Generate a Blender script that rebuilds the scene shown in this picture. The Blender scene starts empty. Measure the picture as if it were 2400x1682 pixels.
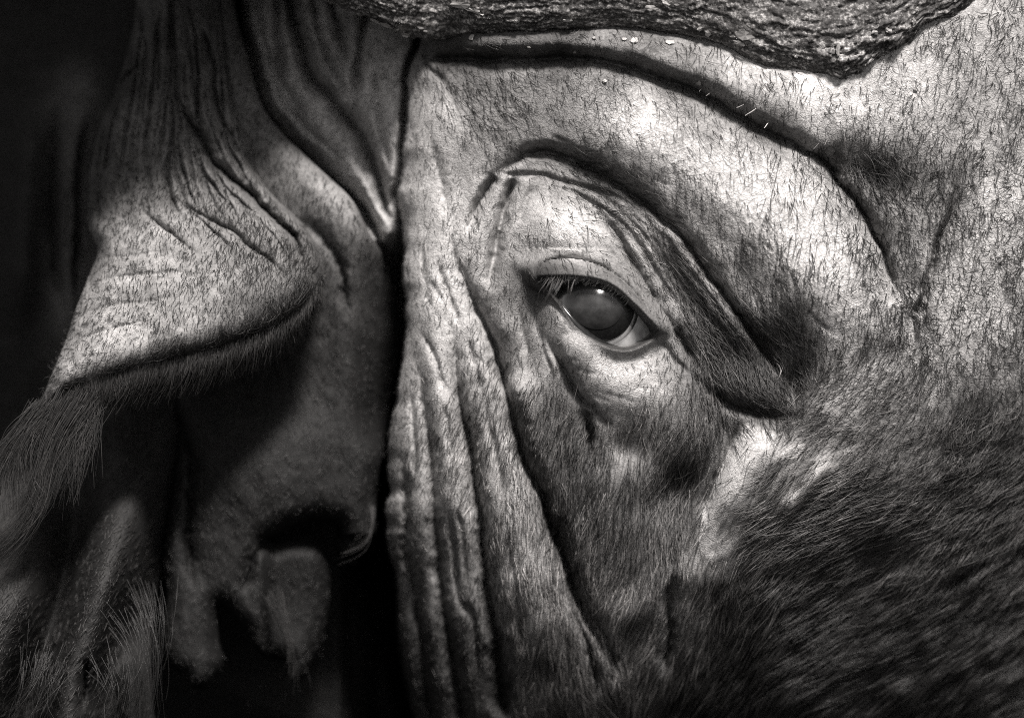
import bpy, math
import numpy as np

# ------------------------------------------------------------------ camera, sky, sun, exposure
S = 0.00016                      # metres per sculpting unit (a unit is about a sixth of a millimetre)
CU, CV, Z0 = 1200.0, 841.0, 1.30  # sculpt origin and height of the head above the ground

def W(u, v, h):
    """sculpt coordinates (right, down, outwards) -> metres"""
    u, v, h = np.broadcast_arrays(np.asarray(u, float), np.asarray(v, float), np.asarray(h, float))
    return np.stack([(u - CU) * S, -h * S, Z0 + (CV - v) * S], -1)

sc = bpy.context.scene
col = sc.collection
cam_d = bpy.data.cameras.new("camera")
cam = bpy.data.objects.new("camera", cam_d)
col.objects.link(cam)
DIST = 5.0
cam.location = (0, -DIST, Z0)
cam.rotation_euler = (math.radians(90), 0, 0)
cam_d.sensor_width = 36
cam_d.lens = 36 * DIST / (2400 * S)
cam_d.clip_end = 100
cam_d.dof.use_dof = True
cam_d.dof.focus_distance = DIST - 20 * S
cam_d.dof.aperture_fstop = 3.4
sc.camera = cam

SUN = np.array([0.14, -0.62, 0.77]); SUN /= np.linalg.norm(SUN)   # direction towards the sun
elev = math.asin(SUN[2])
world = bpy.data.worlds.new("World")
sc.world = world
world.use_nodes = True
wn, wl = world.node_tree.nodes, world.node_tree.links
sky = wn.new("ShaderNodeTexSky")
sky.sky_type = 'NISHITA'
sky.sun_disc = False
sky.sun_elevation = elev
sky.sun_rotation = math.atan2(SUN[0], SUN[1])
bw = wn.new("ShaderNodeRGBToBW")
wl.new(sky.outputs[0], bw.inputs[0])
tint = wn.new("ShaderNodeVectorMath"); tint.operation = 'SCALE'; tint.inputs[0].default_value = (1.0, 0.965, 0.945)
wl.new(bw.outputs[0], tint.inputs["Scale"])
wl.new(tint.outputs[0], wn["Background"].inputs[0])
wn["Background"].inputs[1].default_value = 0.07
sl = bpy.data.lights.new("sun", 'SUN')
sl.energy = 4.5
sl.angle = math.radians(11)
sl.color = (1.0, 0.952, 0.918)
sun = bpy.data.objects.new("sun", sl)
col.objects.link(sun)
from mathutils import Vector
sun.rotation_euler = Vector(SUN).to_track_quat('Z', 'Y').to_euler()
sun.location = (0.6, -2, 4)
sc.view_settings.view_transform = 'Standard'
sc.view_settings.look = 'None'
sc.view_settings.gamma = 1
sc.view_settings.exposure = 1.12
sc.cycles.max_bounces = 5
sc.cycles.diffuse_bounces = 2
sc.cycles.use_denoising = False
sc.cycles.filter_width = 1.05
sc.cycles_curves.shape = 'RIBBONS'

rng = np.random.default_rng(7)

# ------------------------------------------------------------------ numeric helpers
def noise(U, V, size, seed, ang=0.0, stretch=1.0):
    """smooth value noise in -1..1; stretch lengthens it along the angle"""
    r = np.random.default_rng(seed)
    lat = r.uniform(-1, 1, (256, 256))
    c, s = math.cos(math.radians(ang)), math.sin(math.radians(ang))
    a = (U * c + V * s) / (size * stretch) + 500.3
    b = (-U * s + V * c) / size + 500.7
    ia, ib = np.floor(a).astype(int), np.floor(b).astype(int)
    fa, fb = a - ia, b - ib
    fa = fa * fa * (3 - 2 * fa); fb = fb * fb * (3 - 2 * fb)
    L = lambda i, j: lat[i % 256, j % 256]
    return ((L(ia, ib) * (1 - fa) + L(ia + 1, ib) * fa) * (1 - fb)
            + (L(ia, ib + 1) * (1 - fa) + L(ia + 1, ib + 1) * fa) * fb)

def fbm(U, V, size, seed, octv=4, ang=0.0, stretch=1.0):
    t = np.zeros_like(U); a = 1.0; n = 0.0
    for k in range(octv):
        t += a * noise(U, V, size / 2 ** k, seed + k, ang, stretch); n += a; a *= 0.55
    return t / n

def sstep(x, a, b):
    t = np.clip((x - a) / (b - a), 0, 1)
    return t * t * (3 - 2 * t)

def curve(pts, step=10.0, closed=False):
    """Catmull-Rom resampling"""
    p = np.array(pts, float)
    if closed:
        q = np.vstack([p[-1], p, p[0], p[1]])
    else:
        q = np.vstack([2 * p[0] - p[1], p, 2 * p[-1] - p[-2]])
    out = []
    for i in range(1, len(q) - 2):
        n = max(2, int(np.linalg.norm(q[i + 1] - q[i]) / step))
        t = np.arange(n)[:, None] / n
        a, b, c, d = q[i - 1], q[i], q[i + 1], q[i + 2]
        out.append(0.5 * (2 * b + (c - a) * t + (2 * a - 5 * b + 4 * c - d) * t ** 2 + (3 * b - a - 3 * c + d) * t ** 3))
    if not closed:
        out.append(p[-1:])
    return np.vstack(out)

def polydist(U, V, P, closed=False):
    """distance, side (+ right of travel as seen, v down), parameter along, nearest point"""
    A = P if closed else P[:-1]
    B = np.roll(P, -1, 0) if closed else P[1:]
    sh = U.shape
    X, Y = U.ravel(), V.ravel()
    best = np.full(X.size, 1e18); side = np.zeros(X.size); par = np.zeros(X.size)
    nx, ny = np.zeros(X.size), np.zeros(X.size)
    L = np.linalg.norm(B - A, axis=1); cum = np.concatenate([[0], np.cumsum(L)]); tot = cum[-1]
    for i in range(len(A)):
        dx, dy = B[i] - A[i]
        l2 = dx * dx + dy * dy + 1e-9
        px, py = X - A[i, 0], Y - A[i, 1]
        t = np.clip((px * dx + py * dy) / l2, 0, 1)
        qx, qy = px - t * dx, py - t * dy
        d2 = qx * qx + qy * qy
        m = d2 < best
        best[m] = d2[m]
        side[m] = (dx * py - dy * px)[m]
        par[m] = ((cum[i] + t * L[i]) / tot)[m]
        nx[m] = (A[i, 0] + t * dx)[m]; ny[m] = (A[i, 1] + t * dy)[m]
    return np.sqrt(best).reshape(sh), np.sign(side).reshape(sh), par.reshape(sh), nx.reshape(sh), ny.reshape(sh)

def inside(U, V, P):
    r = np.zeros(U.shape, bool)
    Q = np.roll(P, -1, 0)
    for (x0, y0), (x1, y1) in zip(P, Q):
        c = (y0 > V) != (y1 > V)
        if y1 != y0:
            r ^= c & (U < (x1 - x0) * (V - y0) / (y1 - y0) + x0)
    return r

def tps(ctrl, U, V):
    c = np.array(ctrl, float); p = c[:, :2] / 1000.0; n = len(c)
    def k(r2): return r2 * np.log(r2 + 1e-12)
    d2 = ((p[:, None] - p[None]) ** 2).sum(-1)
    M = np.zeros((n + 3, n + 3)); M[:n, :n] = k(d2) + np.eye(n) * 1e-3
    M[:n, n] = 1; M[:n, n + 1:] = p; M[n:, :n] = M[:n, n:].T
    w = np.linalg.solve(M, np.concatenate([c[:, 2], [0, 0, 0]]))
    u, v = U / 1000.0, V / 1000.0
    o = w[n] + w[n + 1] * u + w[n + 2] * v
    for i in range(n):
        o += w[i] * k((u - p[i, 0]) ** 2 + (v - p[i, 1]) ** 2)
    return o

def idw(ctrl, U, V, pw=3.0, soft=30.0):
    num = np.zeros(U.shape); den = np.zeros(U.shape)
    for u, v, x in ctrl:
        w = 1.0 / (((U - u) ** 2 + (V - v) ** 2 + soft * soft) ** (pw / 2))
        num += w * x; den += w
    return num / den

class Sheet:
    """a relief over a regular lattice: u right, v down, h outwards"""
    def __init__(s, u0, u1, v0, v1, step):
        s.step, s.u0, s.v0 = step, u0, v0
        s.nu, s.nv = int((u1 - u0) / step) + 1, int((v1 - v0) / step) + 1
        s.U, s.V = np.meshgrid(u0 + np.arange(s.nu) * step, v0 + np.arange(s.nv) * step)
        s.H = np.zeros(s.U.shape)
        s.drop = np.zeros(s.U.shape)       # fold depth, combined softly
    def win(s, P, pad):
        a, b = P.min(0) - pad, P.max(0) + pad
        i0, i1 = [int(np.clip((x - s.u0) / s.step, 0, s.nu)) for x in (a[0], b[0] + s.step)]
        j0, j1 = [int(np.clip((x - s.v0) / s.step, 0, s.nv)) for x in (a[1], b[1] + s.step)]
        return slice(j0, j1), slice(i0, i1)
    def fold(s, pts, depth, wl, wr=None, taper=(0.25, 0.25), power=0.5, step=10):
        """a skin fold: round rolls meeting in a sharp valley; wl/wr widths left/right of travel"""
        wr = wr or wl
        P = curve(pts, step)
        w = s.win(P, max(wl, wr))
        if s.U[w].size == 0: return
        d, side, t, _, _ = polydist(s.U[w], s.V[w], P)
        d = np.abs(d * side + np.minimum(4, 0.10 * min(wl, wr)) * noise(s.U[w], s.V[w], 34, 991) + np.minimum(2.5, 0.08 * min(wl, wr)) * noise(s.U[w], s.V[w], 13, 992))
        wob = 1 + 0.15 * noise(s.U[w], s.V[w], 45, int(abs(pts[0][0] * 7 + pts[0][1])) % 9973)
        ww = np.where(side > 0, wr, wl) * wob
        p = np.clip(1 - d / ww, 0, 1)
        env = sstep(t, -0.001, taper[0] + 1e-6) * (1 - sstep(t, 1 - taper[1] - 1e-6, 1.001))
        x = 1.45 * depth * env * (1 - (1 - p ** 2) ** power)
        s.drop[w] = (s.drop[w] ** 3 + x ** 3) ** (1 / 3)
    def ridge(s, pts, height, wl, wr=None, taper=(0.3, 0.3), flat=2):
        wr = wr or wl
        P = curve(pts, 15)
        w = s.win(P, 2.2 * max(wl, wr))
        if s.U[w].size == 0: return
        d, side, t, _, _ = polydist(s.U[w], s.V[w], P)
        ww = np.where(side > 0, wr, wl)
        env = sstep(t, -0.001, taper[0]) * (1 - sstep(t, 1 - taper[1], 1.001))
        s.H[w] += height * env * np.exp(-(d / ww) ** flat)
    def bump(s, u, v, ru, rv, h, ang=0):
        c, q = math.cos(math.radians(ang)), math.sin(math.radians(ang))
        a = ((s.U - u) * c + (s.V - v) * q) / ru
        b = (-(s.U - u) * q + (s.V - v) * c) / rv
        s.H += h * np.exp(-(a * a + b * b))
    def settle(s):
        s.H -= s.drop; s.drop[:] = 0
    def at(s, u, v, A=None):
        A = s.H if A is None else A
        x = np.clip((u - s.u0) / s.step, 0, s.nu - 1.001); y = np.clip((v - s.v0) / s.step, 0, s.nv - 1.001)
        i, j = x.astype(int), y.astype(int); fx, fy = x - i, y - j
        return (A[j, i] * (1 - fx) + A[j, i + 1] * fx) * (1 - fy) + (A[j + 1, i] * (1 - fx) + A[j + 1, i + 1] * fx) * fy

def mesh_from(name, co, faces, mat, parent=None, attrs=None, smooth=True):
    me = bpy.data.meshes.new(name)
    faces = np.asarray(faces)
    n = len(faces); k = faces.shape[1]
    me.vertices.add(len(co)); me.vertices.foreach_set("co", np.ascontiguousarray(co, dtype=np.float32).ravel())
    me.loops.add(n * k); me.loops.foreach_set("vertex_index", faces.astype(np.int32).ravel())
    me.polygons.add(n); me.polygons.foreach_set("loop_start", np.arange(0, n * k, k, dtype=np.int32))
    me.polygons.foreach_set("use_smooth", np.full(n, smooth))
    for an, arr in (attrs or {}).items():
        a = me.attributes.new(an, 'FLOAT', 'POINT'); a.data.foreach_set("value", np.asarray(arr, np.float32).ravel())
    me.update(); me.validate()
    me.materials.append(mat)
    o = bpy.data.objects.new(name, me); col.objects.link(o)
    if parent is not None: o.parent = parent
    return o

def lattice_faces(nv, nu):
    idx = np.arange(nv * nu).reshape(nv, nu)
    return np.stack([idx[:-1, :-1], idx[1:, :-1], idx[1:, 1:], idx[:-1, 1:]], -1).reshape(-1, 4)

def sheet_mesh(name, s, mat, parent, attrs=None, outline=None, thick=0.0):
    U, V = s.U.copy(), s.V.copy()
    F = lattice_faces(s.nv, s.nu)
    if outline is not None:
        P = outline
        ins = inside(U, V, P)
        d, _, _, nx, ny = polydist(U, V, P, True)
        keep = ins.ravel()[F].any(1)
        F = F[keep]
        U = np.where(ins, U, nx); V = np.where(ins, V, ny)
        H = s.at(U.ravel(), V.ravel()).reshape(U.shape)
    else:
        H = s.H
    co = W(U, V, H).reshape(-1, 3)
    used = np.unique(F); remap = np.full(len(co), -1); remap[used] = np.arange(len(used))
    at = {k: a.ravel()[used] for k, a in (attrs or {}).items()}
    F = remap[F]; co = co[used]
    if thick:            # turn the rim back into a wall and a returning lip, so the sheet has a real edge
        E = np.concatenate([F[:, [i, (i + 1) % 4]] for i in range(4)])
        key = np.sort(E, 1); key = key[:, 0] * len(co) + key[:, 1]
        _, first, cnt = np.unique(key, return_index=True, return_counts=True)
        B = E[first[cnt == 1]]
        bv = np.unique(B); loc = np.full(len(co), -1); loc[bv] = np.arange(len(bv))
        c0 = co[bv].copy(); c1 = c0.copy(); c1[:, 1] += thick * S
        # inward direction: away from the nearest outline normal, taken from the neighbouring vertices
        acc = np.zeros_like(c0); num = np.zeros(len(bv))
        m_in = (loc[F] >= 0).any(1)
        for f4 in F[m_in]:
            ce = co[f4].mean(0)
            for q4 in f4:
                if loc[q4] >= 0: acc[loc[q4]] += ce - co[q4]; num[loc[q4]] += 1
        acc[:, 1] = 0; acc /= np.linalg.norm(acc, axis=1)[:, None] + 1e-12
        c2 = c1 + acc * thick * 1.2 * S; c2[:, 1] += 0.4 * thick * S
        n0 = len(co); n1 = n0 + len(bv)
        a_, b_ = B[:, 0], B[:, 1]
        F = np.vstack([F, np.stack([b_, a_, n0 + loc[a_], n0 + loc[b_]], 1), np.stack([n0 + loc[b_], n0 + loc[a_], n1 + loc[a_], n1 + loc[b_]], 1)])
        co = np.vstack([co, c1, c2]); at = {k: np.concatenate([a, a[bv], a[bv]]) for k, a in at.items()}
    o = mesh_from(name, co, F, mat, parent, at)
    return o

# ------------------------------------------------------------------ materials
def new_mat(name):
    m = bpy.data.materials.new(name); m.use_nodes = True
    nt = m.node_tree
    return m, nt, nt.nodes["Principled BSDF"]

def nd(nt, typ, **kw):
    n = nt.nodes.new(typ)
    for k, v in kw.items(): setattr(n, k, v)
    return n

def math_node(nt, op, a, b=None, c=None):
    n = nd(nt, "ShaderNodeMath", operation=op)
    for i, x in enumerate((a, b, c)):
        if x is None: continue
        if isinstance(x, (int, float)): n.inputs[i].default_value = x
        else: nt.links.new(x, n.inputs[i])
    return n.outputs[0]

def noise_node(nt, scale, detail=4, rough=0.6, vec=None):
    n = nd(nt, "ShaderNodeTexNoise"); n.inputs["Scale"].default_value = scale
    n.inputs["Detail"].default_value = detail; n.inputs["Roughness"].default_value = rough
    if vec is not None: nt.links.new(vec, n.inputs["Vector"])
    return n.outputs["Fac"]

def maprange(nt, x, a, b, c, d):
    n = nd(nt, "ShaderNodeMapRange")
    nt.links.new(x, n.inputs[0])
    for i, q in enumerate((a, b, c, d)): n.inputs[1 + i].default_value = q
    return n.outputs[0]

def skin_material(name, crack=1.0, mott=1.0, rough=0.62, spec=0.25):
    m, nt, b = new_mat(name)
    tc = nd(nt, "ShaderNodeTexCoord").outputs["Object"]
    at = nd(nt, "ShaderNodeAttribute", attribute_name="pigment_shade").outputs["Fac"]
    # blotches of dust and worn skin
    n1 = noise_node(nt, 150, 5, 0.65, tc)
    n2 = noise_node(nt, 900, 3, 0.7, tc)
    warp = nd(nt, "ShaderNodeVectorMath", operation='MULTIPLY_ADD')
    wnz = nd(nt, "ShaderNodeTexNoise"); wnz.inputs["Scale"].default_value = 220; wnz.inputs["Detail"].default_value = 3
    nt.links.new(tc, wnz.inputs["Vector"])
    nt.links.new(wnz.outputs["Color"], warp.inputs[0]); warp.inputs[1].default_value = (0.007,) * 3
    nt.links.new(tc, warp.inputs[2])
    vor = nd(nt, "ShaderNodeTexVoronoi", feature='DISTANCE_TO_EDGE'); vor.inputs["Scale"].default_value = 330
    nt.links.new(warp.outputs[0], vor.inputs["Vector"])
    vor2 = nd(nt, "ShaderNodeTexVoronoi", feature='DISTANCE_TO_EDGE'); vor2.inputs["Scale"].default_value = 900
    nt.links.new(warp.outputs[0], vor2.inputs["Vector"])
    mul = math_node(nt, 'MULTIPLY', maprange(nt, n1, 0.3, 0.7, 1 - 0.28 * mott, 1 + 0.22 * mott),
                    maprange(nt, n2, 0.3, 0.7, 1 - 0.36 * mott, 1 + 0.36 * mott))
    e1 = maprange(nt, vor.outputs["Distance"], 0.0, 0.10, 0.0, 1.0)
    e2 = maprange(nt, vor2.outputs["Distance"], 0.0, 0.16, 0.0, 1.0)
    rg = nd(nt, "ShaderNodeAttribute", attribute_name="crackle").outputs["Fac"]
    patch = math_node(nt, 'MULTIPLY', maprange(nt, noise_node(nt, 55, 3, 0.6, tc), 0.36, 0.62, 0.30, 1.0), rg)
    e1 = math_node(nt, 'SUBTRACT', 1.0, math_node(nt, 'MULTIPLY', math_node(nt, 'SUBTRACT', 1.0, e1), patch))
    e2 = math_node(nt, 'SUBTRACT', 1.0, math_node(nt, 'MULTIPLY', math_node(nt, 'SUBTRACT', 1.0, e2), maprange(nt, patch, 0, 1, 0.35, 1.0)))
    crack_tone = math_node(nt, 'MULTIPLY', maprange(nt, e1, 0, 1, 1 - 0.36 * crack, 1.0), maprange(nt, e2, 0, 1, 1 - 0.26 * crack, 1.0))  # skin darker along the cracks
    colr = math_node(nt, 'MULTIPLY', math_node(nt, 'MULTIPLY', at, mul), crack_tone)
    cc = nd(nt, "ShaderNodeCombineColor")
    for i, f in enumerate((1.0, 0.985, 0.975)):
        nt.links.new(math_node(nt, 'MULTIPLY', colr, f), cc.inputs[i])
    nt.links.new(cc.outputs[0], b.inputs["Base Color"])
    b.inputs["Roughness"].default_value = rough
    b.inputs["Specular IOR Level"].default_value = spec
    hgt = math_node(nt, 'ADD', math_node(nt, 'MULTIPLY', e1, 0.7), math_node(nt, 'MULTIPLY', e2, 0.35))
    hgt = math_node(nt, 'ADD', hgt, math_node(nt, 'MULTIPLY', noise_node(nt, 1800, 3, 0.7, tc), 0.9))
    bp = nd(nt, "ShaderNodeBump"); bp.inputs["Strength"].default_value = 1.0; bp.inputs["Distance"].default_value = 0.00046 * crack
    nt.links.new(hgt, bp.inputs["Height"]); nt.links.new(bp.outputs[0], b.inputs["Normal"])
    return m

def hair_material(name, rough=0.45, spec=0.4):
    m, nt, b = new_mat(name)
    at = nd(nt, "ShaderNodeAttribute", attribute_name="tone").outputs["Fac"]
    cc = nd(nt, "ShaderNodeCombineColor")
    for i, f in enumerate((1.0, 0.97, 0.955)):
        nt.links.new(math_node(nt, 'MULTIPLY', at, f), cc.inputs[i])
    nt.links.new(cc.outputs[0], b.inputs["Base Color"])
    b.inputs["Roughness"].default_value = rough
    b.inputs["Specular IOR Level"].default_value = spec
    return m

M_SKIN = skin_material("buffalo_skin")
M_EAR = skin_material("ear_skin", crack=0.6, mott=0.9)
M_HAIR = hair_material("hair")

# ------------------------------------------------------------------ the buffalo
buffalo = bpy.data.objects.new("buffalo", None)
buffalo.location = (0, 0, 0)
col.objects.link(buffalo)
buffalo["label"] = "wrinkled grey buffalo seen close up, dark eye, ragged drooping ear and ridged horn"
buffalo["category"] = "buffalo"

# ---- the head: face on the right, neck folds on the left, one continuous relief
head = Sheet(-720, 2860, -330, 2030, 3.2)
U, V = head.U, head.V
face = tps([
    (1000,150,-120),(960,400,-120),(955,650,-110),(965,850,-110),(950,1100,-150),(960,1400,-250),(980,1680,-370),
    (1050,300,-60),(1050,600,-70),(1050,900,-80),(1060,1200,-110),(1080,1500,-220),
    (1200,200,-40),(1200,500,-50),(1180,800,-50),(1200,1100,-60),(1250,1400,-130),(1300,1682,-260),
    (1500,200,0),(1400,450,-20),(1400,550,-5),(1400,700,-10),(1420,900,-20),(1420,1050,-50),(1450,1250,-70),(1500,1500,-160),
    (1650,700,0),(1700,1000,0),(1750,1150,0),(1700,1400,-90),(1750,1682,-260),
    (2000,300,30),(2000,900,0),(2000,1150,-30),(2000,1400,-150),(2050,1682,-330),
    (2300,200,50),(2300,500,30),(2300,800,0),(2300,1100,-90),(2350,1400,-240),(2400,1682,-420),
    (1500,50,-30),(1800,50,-10),(2200,0,30),
    (2900,400,-150),(2900,1000,-350),(2900,1700,-800),(1800,2100,-700),(1000,2100,-800),(1500,-300,-200),(2500,-300,-60),
], U, V)
neck = tps([
    (900,-250,-380),(900,100,-210),(900,500,-220),(850,800,-330),(850,1000,-430),(760,100,-220),(740,400,-220),(600,200,-270),
    (450,100,-380),(300,300,-400),(160,300,-360),(150,600,-380),(0,500,-560),(0,1000,-640),(400,1200,-640),(700,1300,-640),(860,1250,-520),(800,1650,-640),
    (-400,0,-800),(-400,800,-850),(-400,1600,-850),(-750,800,-1100),(400,2000,-800),(900,2000,-700),(400,-300,-500),
], U, V)
ve = [-330,90,140,180,260,340,500,560,620,700,760,850,950,1050,1120,1300,1450,1600,1700,2030]
ue = [1010,990,968,955,948,941,935,938,940,948,945,930,917,902,898,905,925,950,970,1020]
EDGE = np.interp(V, ve, ue) + 9 * noise(V * 0 + 3, V, 70, 401) + 4 * noise(V * 0 + 9, V, 26, 402)
x = U - EDGE
p = np.clip(1 - x / 110, 0, 1)
face = face - 120 * (1 - np.sqrt(np.clip(1 - p ** 2, 0, 1)))
q = np.clip(1 + x / np.interp(V, [480, 680], [50, 70]), 0, 1)
neck = neck - 210 * q ** 2 - 380 * sstep(V, 530, 660) * sstep(U, 780, 880)
head.H = np.where(x > 0, face, np.minimum(neck, face - 20 * sstep(-x, 0, 12)))

# big forms
head.ridge([(205,120),(160,330),(145,550),(150,800),(170,950)], 50, 36, 40, (0.3, 0.3))
head.ridge([(60,200),(40,500),(30,800)], 60, 40, 45, (0.3, 0.3))
head.ridge([(1160,340),(1330,300),(1510,340),(1665,440),(1805,575),(1910,730),(1945,870)], 98, 150, 118, (0.35, 0.2))
head.bump(1400, 720, 200, 150, 45, 25)           # the globe under the lids
head.bump(1335, 545, 120, 60, 45, 20)            # upper lid
head.bump(1440, 900, 120, 75, 38, 25)
head.bump(1345, 812, 62, 62, 46, 45)            # bag under the eye
head.ridge([(1480,470),(1600,580),(1700,720),(1790,860)], 40, 60, 45)      # hood of the outer brow
head.bump(1780, 915, 80, 40, 14, 20)
head.ridge([(1030,110),(1300,95),(1500,120),(1700,190),(1900,260),(2050,320)], 74, 62, 58, (0.1, 0.4))  # roll under the horn
head.ridge([(1840,1030),(1760,1080),(1690,1200),(1660,1290)], 42, 48, 40, (0.2, 0.5))   # worn cheekbone
head.ridge([(1940,1072),(1880,1150),(1815,1215)], 34, 20, 18)
head.bump(2230, 620, 170, 220, 30, 10)
head.ridge([(1650,1290),(1580,1360),(1500,1430),(1430,1490)], 30, 45, 45)
head.bump(1500, 1070, 60, 50, -20, 0)
head.bump(1590, 1150, 80, 60, -62, -40)
head.bump(2000, 1390, 80, 160, -45, 25)
head.ridge([(1010,560),(1010,800),(1040,1000),(1060,1250)], 22, 35, 35)
head.ridge([(1200,820),(1215,1000),(1200,1200),(1240,1420),(1300,1600)], 38, 52, 52, (0.2, 0.2))

head.ridge([(1900,350),(2000,400),(2110,450),(2220,470)], -42, 55, 60, (0.2, 0.5))
head.ridge([(2040,470),(2100,580),(2145,700)], -26, 30, 45, (0.3, 0.1))
f = head.fold
# horn / roll / brow
f([(985,132),(1110,138),(1200,137),(1340,137),(1450,150),(1520,175),(1600,205),(1650,225),(1740,280),(1800,312),(1880,350),(1940,385),(1970,430),(2010,480),(2040,530),(2060,570),(2090,650),(2110,690),(2140,738)], 76, 44, 56, (0.05, 0.14))
f([(2140,735),(2146,770),(2148,830),(2130,900),(2120,930)], 16, 18, None, (0.05, 0.6))
f([(2245,360),(2240,440),(2230,500),(2195,570),(2180,640),(2165,690),(2142,738)], 46, 26, 16, (0.4, 0.03))

f([(985,100),(1000,150),(1030,180),(1055,215),(1068,240)], 26, 30, 26, (0.1, 0.5))
# brow crease running to the outer corner
f([(1100,415),(1160,405),(1210,375),(1250,357),(1330,370),(1390,400),(1450,435),(1510,480),(1560,520),(1600,560),(1640,615),(1675,665),(1720,725),(1765,790),(1805,845),(1845,890),(1862,930)], 60, 46, 26, (0.2, 0.22))
f([(1085,400),(1130,404),(1180,407),(1270,410),(1320,425),(1400,445),(1450,462),(1510,500),(1560,560)], 20, 16, 26, (0.3, 0.4))
head.ridge([(1200,392),(1270,382),(1350,398),(1430,432)], -20, 26, 22)
head.bump(1862, 905, 26, 46, -34, 10)
f([(1600,850),(1650,905),(1700,945),(1760,968),(1830,976),(1920,978)], 40, 50, 30, (0.5, 0.5))
f([(1330,470),(1420,520),(1465,580),(1495,640),(1530,695),(1575,760),(1620,830),(1665,895)], 42, 28, 30, (0.35, 0.3))
f([(1400,560),(1440,600),(1480,640),(1520,690)], 8, 18)
# inner corner
f([(1165,403),(1135,450),(1115,490),(1103,520),(1098,560)], 36, 30, 24, (0.15, 0.4), 0.8)
f([(1209,408),(1195,450),(1180,490),(1170,540),(1158,600),(1150,660),(1148,700)], 46, 32, 30, (0.12, 0.35), 0.8)
f([(1250,430),(1230,480),(1210,530)], 12, 20)
# eyelid rim
f([(1230,670),(1270,690),(1290,735),(1300,800),(1315,850),(1340,900),(1372,945),(1410,985),(1450,1010)], 58, 24, 28, (0.15, 0.35))
f([(1368,945),(1378,1000),(1384,1050),(1378,1100)], 42, 34, 34, (0.2, 0.5))
f([(1545,790),(1570,830),(1620,880)], 14, 22)
HA = np.array([(1250,372),(1390,415),(1520,500),(1640,640),(1760,800),(1840,905)], float); HB = np.array([(1250,440),(1350,470),(1450,545),(1530,670),(1620,800),(1720,930)], float)
for i in range(9):
    t = (i + 0.7) / 9.5
    c_ = (HA * (1 - t) + HB * t + rng.normal(0, 6, HA.shape)); a_ = rng.integers(0, 2); b_ = rng.integers(4, 7)
    f(c_[a_:b_].tolist(), rng.uniform(8, 17), rng.uniform(13, 20), None, (.35, .35))
BA = np.array([(1120,330),(1300,300),(1500,330),(1680,440),(1820,590),(1900,760)], float)
for i in range(16):                      # short cross creases on the brow
    a_ = rng.uniform(1250, 1900); b_ = np.interp(a_, BA[:, 0], BA[:, 1]) + rng.uniform(-120, 90)
    q_ = math.radians(rng.uniform(15, 65)); l_ = rng.uniform(40, 110)
    f([(a_, b_), (a_ + l_ * .5 * math.cos(q_) + rng.normal(0, 6), b_ + l_ * .5 * math.sin(q_) + rng.normal(0, 6)), (a_ + l_ * math.cos(q_), b_ + l_ * math.sin(q_))], rng.uniform(3, 7), rng.uniform(9, 14), None, (.4, .4))
for i in range(14):                      # fine wrinkles round the lids
    t = i / 13; a_ = 1290 + 260 * t; b_ = 835 + 40 * math.sin(t * 3) + rng.uniform(-15, 60)
    f([(a_, b_), (a_ + 35, b_ + 16), (a_ + 75, b_ + 20)], rng.uniform(1, 3), 10, None, (.4, .4))
# long folds of the cheek
f([(1040,500),(1058,560),(1068,602),(1089,654),(1103,692),(1117,724),(1141,769),(1159,804),(1166,828),(1169,856),(1180,901),(1190,936),(1204,995),(1218,1048),(1239,1103),(1265,1155),(1282,1207),(1303,1260),(1324,1322),(1345,1392),(1373,1452),(1401,1504),(1429,1557),(1460,1640)], 92, 56, 50, (0.35, 0.3))
f([(1030,690),(1044,734),(1058,769),(1060,804),(1068,856),(1075,901),(1086,978),(1100,1030),(1110,1103),(1128,1225),(1135,1312),(1149,1417),(1163,1504),(1174,1610),(1190,1700)], 86, 44, 48, (0.42, 0.05))
f([(1089,786),(1110,832),(1117,874),(1122,926)], 13, 18)
f([(1110,828),(1131,849),(1150,865)], 9, 14)
f([(1006,654),(1023,682),(1040,710)], 9, 20)
f([(974,769),(1000,804),(1023,856),(1044,901),(1072,943),(1090,990)], 18, 26)
f([(955,790),(967,821),(988,891),(995,960),(1009,1048),(1013,1120),(1020,1225),(1027,1312),(1041,1434),(1058,1557),(1080,1680),(1100,1760)], 52, 44, 42, (0.35, 0.05))
f([(925,1060),(950,1120),(950,1295),(968,1365),(982,1470),(996,1610),(1010,1720)], 48, 34, 40, (0.2, 0.05))
f([(1045,1155),(1058,1260),(1076,1400),(1107,1450),(1120,1550),(1125,1650)], 24, 24)
f([(1307,1358),(1338,1417),(1359,1470),(1380,1522),(1394,1574),(1405,1660)], 34, 26)
f([(1373,1417),(1394,1462),(1422,1504),(1440,1550),(1455,1600)], 30, 26)
f([(1576,1330),(1569,1434),(1568,1504),(1555,1600)], 34, 40)
f([(1748,965),(1730,1010),(1700,1080),(1665,1150),(1640,1230)], 26, 30, 40)
f([(1010,300),(1030,420),(1050,520)], 10, 30)
f([(985,560),(995,660),(1012,740)], 10, 24)
f([(1020,600),(1040,660),(1062,720),(1085,780)], 14, 24)
f([(1140,930),(1150,1010),(1170,1090),(1180,1180)], 14, 26)
f([(1040,940),(1050,1020),(1062,1100)], 14, 22)
f([(960,900),(966,980),(972,1060),(975,1150)], 16, 24)
f([(1185,1250),(1200,1330),(1215,1430),(1232,1540)], 12, 30)
f([(1070,1180),(1085,1280),(1095,1380)], 16, 20)
f([(1215,700),(1222,760),(1238,830),(1250,890)], 10, 24)
f([(1258,700),(1262,760),(1278,830),(1300,900)], 12, 20)
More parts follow.
